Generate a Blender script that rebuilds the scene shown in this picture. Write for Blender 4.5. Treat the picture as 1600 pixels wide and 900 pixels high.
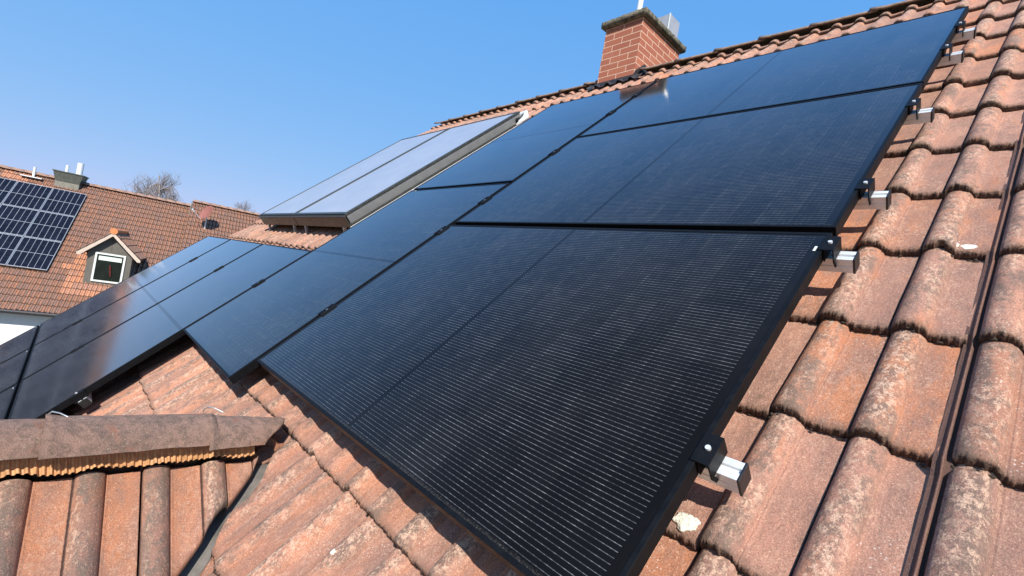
import bpy, bmesh, math, random
import numpy as np
from mathutils import Matrix, Vector, noise
random.seed(7); rng = np.random.RandomState(11)
PI = math.pi; R = math.radians
sc = bpy.context.scene; col = sc.collection
for o in list(bpy.data.objects): bpy.data.objects.remove(o)

# ------------------------------------------------------------------ camera, sky, sun
PITCH = R(42.5); CT, ST = math.cos(PITCH), math.sin(PITCH)
cam = bpy.data.objects.new('camera', bpy.data.cameras.new('camera')); col.objects.link(cam); sc.camera = cam
cam.data.sensor_width = 36.0; cam.data.lens = 36.0 * 740.836 / 1600.0
cam.data.clip_start = 0.02; cam.data.clip_end = 2000
cr = Vector((0.67160751, 0.72026062, 0.17368935)); cd = Vector((0.1096743, 0.13519965, -0.98472971)); cf = Vector((-0.73274477, 0.68040113, 0.01180702))
m = Matrix((cr, -cd, -cf)).transposed().to_4x4(); m.translation = (2.13033563, -0.61629895, 0.46056191); cam.matrix_world = m

SUN = Vector((0.80, -0.587, 0.818)).normalized()
w = bpy.data.worlds.new('World'); sc.world = w; w.use_nodes = True
nt = w.node_tree; nt.nodes.clear()
sky = nt.nodes.new('ShaderNodeTexSky'); sky.sky_type = 'NISHITA'; sky.sun_disc = False
sky.sun_elevation = math.asin(SUN.z); sky.sun_rotation = math.atan2(SUN.x, SUN.y)
sky.air_density = 1.0; sky.dust_density = 0.3; sky.ozone_density = 3.0; sky.altitude = 100
bg = nt.nodes.new('ShaderNodeBackground'); bg.inputs[1].default_value = 0.14
wo = nt.nodes.new('ShaderNodeOutputWorld'); EXPO = 0.45; SK = 0.14
sp = nt.nodes.new('ShaderNodeSeparateColor'); cb_ = nt.nodes.new('ShaderNodeCombineColor'); nt.links.new(sky.outputs[0], sp.inputs[0])
for i_, (gam, k_) in enumerate(((.65, .535), (.267, .606), (.06, .93))):      # phone-camera like colour response of the clear sky
    a_ = nt.nodes.new('ShaderNodeMath'); a_.operation = 'MULTIPLY'; a_.inputs[1].default_value = SK; nt.links.new(sp.outputs[i_], a_.inputs[0])
    b_ = nt.nodes.new('ShaderNodeMath'); b_.operation = 'POWER'; b_.inputs[1].default_value = gam; nt.links.new(a_.outputs[0], b_.inputs[0])
    c_ = nt.nodes.new('ShaderNodeMath'); c_.operation = 'MULTIPLY'; c_.inputs[1].default_value = k_ / SK / 2 ** EXPO; nt.links.new(b_.outputs[0], c_.inputs[0]); nt.links.new(c_.outputs[0], cb_.inputs[i_])
nt.links.new(cb_.outputs[0], bg.inputs[0]); nt.links.new(bg.outputs[0], wo.inputs[0])
sl = bpy.data.lights.new('sun', 'SUN'); sl.energy = 4.9; sl.angle = R(0.5); sl.color = (1.0, 0.95, 0.87)
so = bpy.data.objects.new('sun', sl); col.objects.link(so); so.rotation_euler = SUN.to_track_quat('Z', 'Y').to_euler(); so.location = (10, -8, 12)
sc.view_settings.view_transform = 'Standard'; sc.view_settings.look = 'None'; sc.view_settings.exposure = EXPO; sc.view_settings.gamma = 1
sc.render.engine = 'CYCLES'; sc.cycles.max_bounces = 6

# ------------------------------------------------------------------ helpers
RM = Matrix(((1, 0, 0), (0, CT, -ST), (0, ST, CT))).to_4x4()          # roof (s,t,n) -> world
def rw(s, t, n): return RM @ Vector((s, t, n))
def tag(o, label=None, cat=None, group=None, kind=None):
    if label: o['label'] = label
    if cat: o['category'] = cat
    if group: o['group'] = group
    if kind: o['kind'] = kind
    return o
def empty(name, mat=None, loc=None, label=None, cat=None, group=None, parent=None):
    o = bpy.data.objects.new(name, None); col.objects.link(o); o.empty_display_size = 0.1
    if mat is not None: o.matrix_world = mat
    if loc is not None: o.location = loc
    if parent: o.parent = parent
    return tag(o, label, cat, group)
class MB:
    def __init__(s): s.v = []; s.f = []; s.sm = []
    def add(s, vs, fs, smooth=False):
        b = len(s.v); s.v += [tuple(p) for p in vs]; s.f += [tuple(i + b for i in q) for q in fs]; s.sm += [smooth] * len(fs); return s
    def box(s, x0, x1, y0, y1, z0, z1, M=None):
        vs = [Vector((x, y, z)) for z in (z0, z1) for y in (y0, y1) for x in (x0, x1)]
        if M is not None: vs = [M @ p for p in vs]
        return s.add(vs, [(0, 2, 3, 1), (4, 5, 7, 6), (0, 1, 5, 4), (1, 3, 7, 5), (3, 2, 6, 7), (2, 0, 4, 6)])
    def prism(s, pts, d, M=None):       # polygon pts (3d) extruded by vector d
        pts = [Vector(p) for p in pts]; n = len(pts); vs = pts + [p + Vector(d) for p in pts]
        if M is not None: vs = [M @ p for p in vs]
        return s.add(vs, [tuple(range(n))[::-1], tuple(range(n, 2 * n))] + [(i, (i + 1) % n, n + (i + 1) % n, n + i) for i in range(n)])
    def tube(s, path, r, seg=8, M=None, caps=True):
        path = [Vector(p) for p in path]; rings = []; vs = []
        for i, p in enumerate(path):
            t = (path[min(i + 1, len(path) - 1)] - path[max(i - 1, 0)]).normalized()
            a = t.cross(Vector((0, 0, 1)) if abs(t.z) < .9 else Vector((1, 0, 0))).normalized(); b = t.cross(a)
            rr = r[i] if isinstance(r, (list, tuple)) else r
            for k in range(seg):
                q = p + (a * math.cos(2 * PI * k / seg) + b * math.sin(2 * PI * k / seg)) * rr
                vs.append(M @ q if M is not None else q)
        fs = [(i * seg + k, i * seg + (k + 1) % seg, (i + 1) * seg + (k + 1) % seg, (i + 1) * seg + k) for i in range(len(path) - 1) for k in range(seg)]
        s.add(vs, fs, True)
        if caps: s.add([vs[k] for k in range(seg)], [tuple(range(seg))]); s.add(vs[-seg:], [tuple(range(seg))[::-1]])
        return s
    def mesh(s, name):
        me = bpy.data.meshes.new(name); me.from_pydata([tuple(v) for v in s.v], [], s.f)
        me.polygons.foreach_set('use_smooth', s.sm); me.update(); return me
def recenter(me):
    co = np.empty(len(me.vertices) * 3); me.vertices.foreach_get('co', co); co = co.reshape(-1, 3)
    c = (co.min(0) + co.max(0)) / 2; c[2] = co[:, 2].min(); me.vertices.foreach_set('co', (co - c).ravel()); me.update(); return Vector(c)
def part(name, mb, mat, parent=None, local=False, bevel=0, kind=None, label=None):
    me = mb.mesh(name) if isinstance(mb, MB) else mb
    me.name = name
    if mat: me.materials.clear(); me.materials.append(mat)
    o = bpy.data.objects.new(name, me); col.objects.link(o)
    if parent is None:
        o.location = recenter(me)
    else:
        o.parent = parent
        if not local: 
            bpy.context.view_layer.update(); o.matrix_parent_inverse = parent.matrix_world.inverted()
    if bevel:
        b = o.modifiers.new('bevel', 'BEVEL'); b.width = bevel; b.segments = 2; b.limit_method = 'ANGLE'; b.angle_limit = R(40)
    if kind: o['kind'] = kind
    if label: o['label'] = label
    return o
def copy_tree(o, parent=None):
    c = o.copy(); col.objects.link(c)
    if parent: c.parent = parent
    for ch in list(o.children): copy_tree(ch, c)
    return c

# ------------------------------------------------------------------ materials
class NT:
    def __init__(s, name):
        s.m = bpy.data.materials.new(name); s.m.use_nodes = True; s.t = s.m.node_tree; s.t.nodes.clear()
        s.out = s.t.nodes.new('ShaderNodeOutputMaterial'); s.b = s.t.nodes.new('ShaderNodeBsdfPrincipled'); s.t.links.new(s.b.outputs[0], s.out.inputs[0])
    def n(s, t, **k):
        x = s.t.nodes.new(t)
        for a, b in k.items(): setattr(x, a, b)
        return x
    def L(s, a, b): s.t.links.new(a, b)
    def put(s, inp, v):
        if hasattr(v, 'is_linked') or hasattr(v, 'links'): s.L(v, inp)
        else: inp.default_value = v
    def math(s, op, a, b=0.0, c=None, clamp=False):
        x = s.n('ShaderNodeMath', operation=op); x.use_clamp = clamp; s.put(x.inputs[0], a); s.put(x.inputs[1], b)
        if c is not None: s.put(x.inputs[2], c)
        return x.outputs[0]
    def mix(s, f, a, b, mode='MIX'):
        x = s.n('ShaderNodeMix', data_type='RGBA', blend_type=mode); s.put(x.inputs[0], f)
        s.put(x.inputs[6], a if not isinstance(a, tuple) else (*a, 1)); s.put(x.inputs[7], b if not isinstance(b, tuple) else (*b, 1)); return x.outputs[2]
    def noise(s, vec, scale, detail=4, rough=.55, dist=0):
        x = s.n('ShaderNodeTexNoise'); s.L(vec, x.inputs['Vector']); x.inputs['Scale'].default_value = scale
        x.inputs['Detail'].default_value = detail; x.inputs['Roughness'].default_value = rough; x.inputs['Distortion'].default_value = dist; return x.outputs['Fac']
    def ramp(s, f, a, b, lo=0., hi=1.):
        x = s.n('ShaderNodeMapRange'); x.clamp = True; s.put(x.inputs[0], f); x.inputs[1].default_value = a; x.inputs[2].default_value = b
        x.inputs[3].default_value = lo; x.inputs[4].default_value = hi; return x.outputs[0]
    def attr(s, name): x = s.n('ShaderNodeAttribute'); x.attribute_name = name; return x
    def mapping(s, vec, scale=(1, 1, 1), loc=(0, 0, 0)):
        x = s.n('ShaderNodeMapping'); s.L(vec, x.inputs[0]); x.inputs['Scale'].default_value = scale; x.inputs['Location'].default_value = loc; return x.outputs[0]
    def sep(s, vec): x = s.n('ShaderNodeSeparateXYZ'); s.L(vec, x.inputs[0]); return x.outputs
    def bump(s, h, dist, strength=1.0, prev=None):
        x = s.n('ShaderNodeBump'); s.L(h, x.inputs['Height']); x.inputs['Distance'].default_value = dist; x.inputs['Strength'].default_value = strength
        if prev is not None: s.L(prev, x.inputs['Normal'])
        return x.outputs[0]
    def done(s, color=None, rough=None, metal=None, spec=None, normal=None):
        B = s.b.inputs
        if color is not None: s.put(B['Base Color'], (*color, 1) if isinstance(color, tuple) else color)
        if rough is not None: s.put(B['Roughness'], rough)
        if metal is not None: s.put(B['Metallic'], metal)
        if spec is not None: s.put(B['Specular IOR Level'], spec)
        if normal is not None: s.L(normal, B['Normal'])
        return s.m

def simple(name, c, rough=.5, metal=0, scale=30, var=.25, bump=.0005, spec=.5):
    t = NT(name); tc = t.n('ShaderNodeTexCoord').outputs['Object']
    nz = t.noise(tc, scale, 6); f = t.ramp(nz, .3, .7)
    c2 = tuple(x * (1 - var) for x in c); c1 = tuple(min(1, x * (1 + var * .6)) for x in c)
    return t.done(t.mix(f, c2, c1), t.ramp(nz, .3, .7, rough * .85, min(1, rough * 1.15)), metal, spec, t.bump(t.noise(tc, scale * 6, 4), bump))

def tile_material(name, near=True, warm=0.0, grime=1.0, bright=1.0, pan=0.0):
    t = NT(name); st = t.attr('st').outputs['Vector']; uv = t.attr('tuv').outputs['Vector']; rn = t.attr('trnd').outputs['Vector']
    u, v, dk = t.sep(uv); r1, r2, r3 = t.sep(rn)
    off = t.n('ShaderNodeVectorMath', operation='MULTIPLY_ADD'); t.L(rn, off.inputs[0]); off.inputs[1].default_value = (9, 9, 9); t.L(st, off.inputs[2]); p = off.outputs[0]
    B = bright
    pinkc = (.47 * B, .235 * B, .162 * B); orange = (.52 * B, .205 * B, .100 * B); brown = (.30 * B, .165 * B, .125 * B); pale = (.72 * B, .47 * B, .33 * B); grey = (.185, .135, .105)
    wv = t.attr('wave').outputs['Fac']
    base = t.mix(t.ramp(t.math('ADD', r1, warm), .35, .9, 0, .95), pinkc, orange)
    base = t.mix(t.ramp(r2, .35, 1., 0, .85), base, brown)
    ps = t.mapping(p, (1.4, .55, 1))
    n1 = t.noise(ps, 8, 5, .6); base = t.mix(t.ramp(n1, .54, .68, 0, .75), base, orange)
    n2 = t.noise(t.mapping(p, (1.5, .5, 1), (3.3, 1.7, 0)), 11, 7, .7)
    base = t.mix(t.ramp(n2, .43, .60, 0, .82 * grime), base, brown)
    if pan: base = t.mix(t.math('MULTIPLY', t.ramp(wv, .0, .5, 1, 0), t.ramp(t.noise(ps, 9, 7, .72), .40, .60, .1, pan)), base, (.56, .21, .09)); base = t.mix(t.ramp(wv, .3, .8, 0, .55), base, (.24, .14, .105))
    # lichen-grey film on the waves, worn through to sandy clay on the crests
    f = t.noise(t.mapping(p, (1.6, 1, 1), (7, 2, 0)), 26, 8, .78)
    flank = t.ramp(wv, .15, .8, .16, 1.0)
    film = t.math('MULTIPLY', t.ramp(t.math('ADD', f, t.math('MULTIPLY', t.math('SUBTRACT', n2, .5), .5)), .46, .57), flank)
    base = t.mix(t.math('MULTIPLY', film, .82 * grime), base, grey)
    n4 = t.noise(t.mapping(p, (1, .7, 1), (1, 5, 0)), 95, 8, .8)
    crumb = t.math('MULTIPLY', t.ramp(n4, .49, .56), t.math('MULTIPLY', t.ramp(t.noise(t.mapping(p, (1.5, .6, 1), (4, 4, 0)), 9, 4, .6), .42, .56), t.ramp(wv, .3, .95, .35, 1.0)))
    base = t.mix(t.math('MULTIPLY', crumb, .80 if near else .55), base, pale)
    n5 = t.noise(p, 380 if near else 60, 5, .75); base = t.mix(t.ramp(n5, .38, .60, .55, 0), base, (.10, .06, .045))
    n6 = t.noise(p, 210 if near else 40, 4, .7); base = t.mix(t.ramp(n6, .58, .68, 0, .55), base, pale)
    vo = t.n('ShaderNodeTexVoronoi', feature='F1'); t.L(t.mapping(p, (1, 1, 1)), vo.inputs['Vector']); vo.inputs['Scale'].default_value = 130
    dots = t.math('MULTIPLY', t.math('LESS_THAN', t.math('ADD', vo.outputs['Distance'], t.math('MULTIPLY', n4, .5)), .44), t.ramp(t.noise(p, 7, 3, .6), .56, .66, 0, 1 - pan))
    base = t.mix(t.math('MULTIPLY', dots, .85), base, (.70, .62, .53))
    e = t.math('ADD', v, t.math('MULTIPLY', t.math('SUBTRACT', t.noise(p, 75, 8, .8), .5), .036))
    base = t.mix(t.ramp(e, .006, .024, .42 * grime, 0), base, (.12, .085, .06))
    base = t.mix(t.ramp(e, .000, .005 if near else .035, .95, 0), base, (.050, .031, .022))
    moss_ = t.math('MULTIPLY', t.ramp(t.noise(p, 19, 7, .75), .60, .66), t.ramp(v, .0, .16, 1, .0)); base = t.mix(t.math('MULTIPLY', moss_, .7 * grime), base, (.07, .06, .035))
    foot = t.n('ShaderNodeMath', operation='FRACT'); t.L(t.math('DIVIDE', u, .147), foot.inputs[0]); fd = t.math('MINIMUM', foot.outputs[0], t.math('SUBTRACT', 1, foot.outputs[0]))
    base = t.mix(t.ramp(t.math('ADD', fd, t.math('MULTIPLY', t.math('SUBTRACT', n4, .5), .04)), *((.008, .022) if near else (.05, .19)), .96, 0), base, (.05, .03, .025))  # dark lines at hump feet; far tiles' wide band paints hump shading into the colour
    base = t.mix(t.ramp(dk, 0, 1, 0, .92), base, (.075, .038, .030))
    h = t.math('ADD', t.math('MULTIPLY', n5, .4), t.math('ADD', t.math('MULTIPLY', n4, 1.3), t.math('MULTIPLY', n6, .7)))
    nrm = t.bump(h, .0030 if near else .004, .9)
    nrm = t.bump(t.noise(p, 25, 4, .6), .006, .5, nrm)
    return t.done(base, t.ramp(dk, 0, 1, .85, .38), 0, .30, nrm)

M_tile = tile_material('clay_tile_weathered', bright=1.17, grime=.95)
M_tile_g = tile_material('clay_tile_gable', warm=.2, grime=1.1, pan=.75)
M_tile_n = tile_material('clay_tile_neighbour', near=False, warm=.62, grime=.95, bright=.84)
M_tile_o = tile_material('clay_tile_new_orange', near=False, warm=1.2, grime=.2, bright=1.35)

def ridge_material():
    t = NT('ridge_clay'); p = t.n('ShaderNodeTexCoord').outputs['Object']
    n1 = t.noise(p, 7, 6, .6); n2 = t.noise(p, 38, 7, .7, .5); n3 = t.noise(p, 160, 5, .7)
    c = t.mix(t.ramp(n1, .35, .65), (.47, .28, .205), (.34, .215, .165)); c = t.mix(t.ramp(n2, .45, .60, 0, .6), c, (.15, .11, .085)); n4 = t.noise(p, 320, 5, .8); c = t.mix(t.ramp(n4, .40, .58, .35, 0), c, (.07, .05, .04))
    c = t.mix(t.ramp(n3, .56, .70, 0, .75), c, (.55, .40, .30)); c = t.mix(t.ramp(t.noise(p, 14, 5, .6, .4), .60, .68, 0, .55), c, (.42, .17, .10))
    c = t.mix(t.ramp(t.noise(p, 52, 5, .7, .4), .66, .70, 0, .8), c, (.62, .58, .46))
    return t.done(c, .88, 0, .3, t.bump(t.math('ADD', t.math('ADD', n3, n2), n4), .005, 1))
M_ridge = ridge_material()
M_ridge_main = simple('ridge_grey_brown', (.26, .175, .125), .9, 0, 25, .5, .004)

def panel_material(name, fine=True):
    t = NT(name); x, y, z = t.sep(t.attr('pm').outputs['Vector'])
    xh = t.math('SUBTRACT', t.math('ABSOLUTE', t.math('SUBTRACT', x, .881)), .0105 if fine else .010)
    cx = t.math('DIVIDE', xh, .0932); cy = t.math('DIVIDE', t.math('SUBTRACT', y, .0165), .1835)
    fx = t.math('FRACT', cx); fy = t.math('FRACT', cy)
    ix = t.math('FLOOR', cx); iy = t.math('FLOOR', cy)
    inx = t.math('MULTIPLY', t.math('GREATER_THAN', cx, 0.), t.math('LESS_THAN', cx, 9.)); iny = t.math('MULTIPLY', t.math('GREATER_THAN', cy, 0.), t.math('LESS_THAN', cy, 6.))
    inside = t.math('MULTIPLY', inx, iny)
    def band(f, wd): return t.math('LESS_THAN', t.math('ABSOLUTE', t.math('SUBTRACT', f, .5)), .5 - wd)
    cell = t.math('MULTIPLY', inside, t.math('MULTIPLY', band(fx, .012), band(fy, .007)))
    sgn = t.math('SIGN', t.math('SUBTRACT', x, .881))
    cid = t.n('ShaderNodeCombineXYZ'); t.L(t.math('MULTIPLY', t.math('ADD', ix, 1), sgn), cid.inputs[0]); t.L(iy, cid.inputs[1])
    oi = t.n('ShaderNodeObjectInfo'); t.L(oi.outputs['Random'], cid.inputs[2])
    wn = t.n('ShaderNodeTexWhiteNoise'); t.L(cid.outputs[0], wn.inputs['Vector'])
    if fine:
        cc = t.mix(wn.outputs['Value'], (.0035, .0038, .0052), (.0048, .0050, .0064)); back = (.004, .004, .005)
        c = t.mix(cell, back, cc)
        fb = t.math('FRACT', t.math('MULTIPLY', fy, 16.)); line = t.math('LESS_THAN', t.math('ABSOLUTE', t.math('SUBTRACT', fb, .5)), .050)
        line = t.math('MULTIPLY', line, t.math('MULTIPLY', inside, band(fy, .02)))
        edge = t.math('SUBTRACT', 1., band(fx, .06))
        fd = t.math('FRACT', t.math('MULTIPLY', fx, 6.)); dot = t.math('LESS_THAN', fd, .22)
        lum = t.math('ADD', t.math('MULTIPLY', wn.outputs['Value'], .075), t.math('ADD', .08, t.math('ADD', t.math('MULTIPLY', edge, .07), t.math('MULTIPLY', dot, .10))))
        lum = t.math('MULTIPLY', lum, t.ramp(t.noise(t.attr('pm').outputs['Vector'], 26, 3, .6), .35, .65, .45, 1.45))
        c = t.mix(t.math('MULTIPLY', line, lum, clamp=True), c, (.62, .62, .64))
    else:
        cc = t.mix(wn.outputs['Value'], (.006, .007, .013), (.011, .012, .022)); mid_ = t.math('GREATER_THAN', xh, -.0015); c = t.mix(t.math('MULTIPLY', t.math('MULTIPLY', inside, t.math('MULTIPLY', band(fx, .012), band(fy, .028))), mid_), (.32, .34, .38), cc); c = t.mix(t.math('MULTIPLY', t.math('SUBTRACT', 1., band(fx, .03)), inside), c, (.02, .022, .035))
    if not fine:
        t.b.inputs['IOR'].default_value = 1.25; return t.done(c, .12, 0, None, None)
    pm = t.attr('pm').outputs['Vector']; off = t.n('ShaderNodeVectorMath', operation='ADD'); t.L(pm, off.inputs[0]); t.L(oi.outputs['Random'], off.inputs[1])
    d1 = t.noise(off.outputs[0], 2.2, 5, .6, .6); d2 = t.noise(off.outputs[0], 90, 4, .7)
    dust = t.math('MULTIPLY', t.ramp(d1, .45, .75, 0.0, .004), t.ramp(d2, .3, .7, .8, 1.2))
    c = t.mix(dust, c, (.55, .52, .47))
    d3 = t.noise(t.mapping(off.outputs[0], (1.0, 2.4, 1)), 5.5, 8, .75, 1.5)
    c = t.mix(t.math('MULTIPLY', t.ramp(d3, .72, .84), .04), c, (.6, .6, .6))
    band_ = t.math('MULTIPLY', t.ramp(t.math('ADD', y, t.math('MULTIPLY', d2, .012)), .014, .025, 1, 0), t.ramp(t.noise(off.outputs[0], 210, 5, .8), .50, .66, .06, .8))
    c = t.mix(t.math('MULTIPLY', band_, .32), c, (.60, .56, .50))
    wm = t.ramp(t.noise(t.mapping(off.outputs[0], (2.2, .5, 1)), 3.2, 6, .7), .5, .8, 0, .008); c = t.mix(wm, c, (.55, .54, .52))
    # anti-reflective textured glass: very low reflection face-on, full reflection at grazing angles
    lw = t.n('ShaderNodeLayerWeight'); lw.inputs['Blend'].default_value = .5
    fac = t.math('MINIMUM', .97, t.math('ADD', .003, t.math('ADD', t.math('POWER', lw.outputs['Facing'], 4.4), t.math('MULTIPLY', t.math('POWER', lw.outputs['Facing'], 8.0), .5)))); gapm = t.math('LESS_THAN', xh, 0.0); fac = t.math('MULTIPLY', fac, t.math('SUBTRACT', 1., t.math('MULTIPLY', gapm, .20)))
    cosv = t.math('MAXIMUM', t.math('SUBTRACT', 1., lw.outputs['Facing']), .03)
    dtau = t.math('DIVIDE', t.math('MULTIPLY', t.ramp(d1, .35, .7, .0025, .0060), -1.), cosv); dfac = t.math('SUBTRACT', 1., t.math('EXPONENT', dtau)); c = t.mix(dfac, c, (.60, .57, .53))
    gl = t.n('ShaderNodeBsdfGlossy'); gl.inputs['Color'].default_value = (.97, .98, 1, 1); t.L(t.ramp(d1, .3, .8, .06, .11), gl.inputs['Roughness'])
    mx = t.n('ShaderNodeMixShader'); t.L(fac, mx.inputs[0]); t.L(t.b.outputs[0], mx.inputs[1]); t.L(gl.outputs[0], mx.inputs[2]); t.L(mx.outputs[0], t.out.inputs[0])
    return t.done(c, .6, 0, 0.0, None)
M_cells = panel_material('black_cells'); M_cells_n = panel_material('blue_cells', False)
M_black = simple('anodised_black', (.006, .0063, .0075), .5, .0, 40, .3, .0001, .12)
M_blackplastic = simple('black_plastic', (.012, .012, .012), .45)
M_alu = simple('aluminium', (.80, .80, .79), .40, .35, 60, .12, .0002)
M_alu_dull = simple('aluminium_dull', (.50, .50, .49), .42, .75, 40, .2, .0003)
M_steel = simple('stainless', (.75, .75, .74), .38, .35, 60, .1, .0001)
M_hood = simple('galvanised_sheet', (.42, .42, .43), .45, .3, 6, .08, .0001)
M_greyframe = simple('collector_frame', (.05, .052, .045), .45, .3, 20, .25, .0004)
M_greyside = simple('collector_side', (.20, .20, .195), .5, .3, 12, .07, .0002)
def collector_glass():
    t = NT('solar_thermal_glass'); p = t.n('ShaderNodeTexCoord').outputs['Object']
    n1 = t.noise(p, 2.5, 5, .6, .8); c = t.mix(t.ramp(n1, .35, .7), (.34, .335, .36), (.40, .39, .41))
    c = t.mix(t.ramp(t.noise(t.mapping(p, (1, 1, 1)), 26, 6, .7), .6, .75, 0, .12), c, (.5, .5, .5))
    t.b.inputs['IOR'].default_value = 1.5
    t.b.inputs['Coat Weight'].default_value = .45; t.b.inputs['Coat Roughness'].default_value = .05
    return t.done(c, .30, 0, .8, t.bump(t.noise(p, 3, 2), .004, .15))
M_coll = collector_glass()
def moss_concrete():
    t = NT('mossy_concrete'); p = t.n('ShaderNodeTexCoord').outputs['Object']
    n1 = t.noise(p, 14, 6, .7, .3); n2 = t.noise(p, 60, 5, .7)
    c = t.mix(t.ramp(n1, .42, .6), (.20, .17, .12), (.055, .055, .035)); c = t.mix(t.ramp(n2, .58, .68, 0, .8), c, (.45, .42, .33))
    return t.done(c, .9, 0, .3, t.bump(t.math('ADD', n1, n2), .012, 1))
M_moss = moss_concrete()
def brick():
    t = NT('clinker_brick'); uv = t.attr('bm').outputs['Vector']
    b = t.n('ShaderNodeTexBrick'); t.L(uv, b.inputs['Vector']); b.offset = .5
    b.inputs['Scale'].default_value = 1; b.inputs['Brick Width'].default_value = .228; b.inputs['Row Height'].default_value = .0674; b.inputs['Mortar Size'].default_value = .0042; b.inputs['Mortar Smooth'].default_value = .15
    b.inputs['Color1'].default_value = (.43, .145, .072, 1); b.inputs['Color2'].default_value = (.35, .11, .06, 1); b.inputs['Mortar'].default_value = (.80, .55, .38, 1)
    n = t.noise(uv, 60, 5, .65); c = t.mix(t.ramp(n, .3, .7, .25, 0), b.outputs['Color'], (.2, .07, .05))
    c = t.mix(t.ramp(t.noise(uv, 8, 4), .55, .75, 0, .25), c, (.5, .25, .18))
    return t.done(c, .7, 0, .4, t.bump(t.math('MULTIPLY', b.outputs['Fac'], -1), .004, 1, t.bump(n, .002, .6)))
M_brick = brick(); M_mossy = simple('dry_moss', (.060, .042, .028), .95, 0, 300, .5, .001)
M_lead = simple('lead_flashing', (.045, .04, .042), .55, .2, 18, .4, .002)
M_sheet = simple('valley_sheet', (.15, .135, .12), .6, .1, 14, .5, .001)
M_orange = simple('ridge_roll_orange', (.56, .29, .125), .6, 0, 60, .3, .0008)
M_plaster = simple('white_plaster', (.78, .78, .76), .9, 0, 12, .06, .002)
M_clad = simple('grey_cladding', (.125, .115, .095), .6, .1, 8, .15, .001)
M_clad_green = simple('green_grey_metal', (.11, .115, .095), .5, .3, 10, .2, .001)
M_clad_light = simple('beige_grey_metal', (.22, .205, .165), .5, .2, 10, .2, .001)
M_cream = simple('cream_board', (.56, .45, .36), .6, 0, 20, .1, .001)
M_white = simple('white_upvc', (.66, .68, .63), .35, 0, 20, .05, .0003)
M_blind = simple('pale_blind', (.62, .72, .60), .6, 0, 20, .05, .0003)
M_pane = simple('dark_pane', (.012, .016, .014), .06, 0, 5, .3, .0001)
M_red = simple('red_paper', (.20, .025, .02), .7)
M_wood = simple('brown_timber', (.10, .05, .03), .7, 0, 12, .3, .002)
M_pipe = simple('white_pipe', (.78, .80, .80), .35, .2, 20, .06, .0003)
M_bark = simple('bark_pale', (.30, .27, .25), .9, 0, 6, .3, .01)
M_twig = simple('twigs', (.27, .22, .20), .9, 0, 6, .2, .002)
M_dish = simple('terracotta_dish', (.27, .10, .075), .6, 0, 8, .15, .0005)
M_lime = simple('lime_spill', (.80, .77, .64), .85, 0, 60, .12, .003)
M_grass = NT('grass'); _p = M_grass.n('ShaderNodeTexCoord').outputs['Object']; M_grass = M_grass.done(M_grass.mix(M_grass.ramp(M_grass.noise(_p, .15, 8, .7), .35, .65), (.05, .075, .02), (.10, .10, .04)), .95, 0, .2)
M_asphalt = simple('asphalt', (.055, .055, .055), .9, 0, 2, .2, .003)

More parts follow.
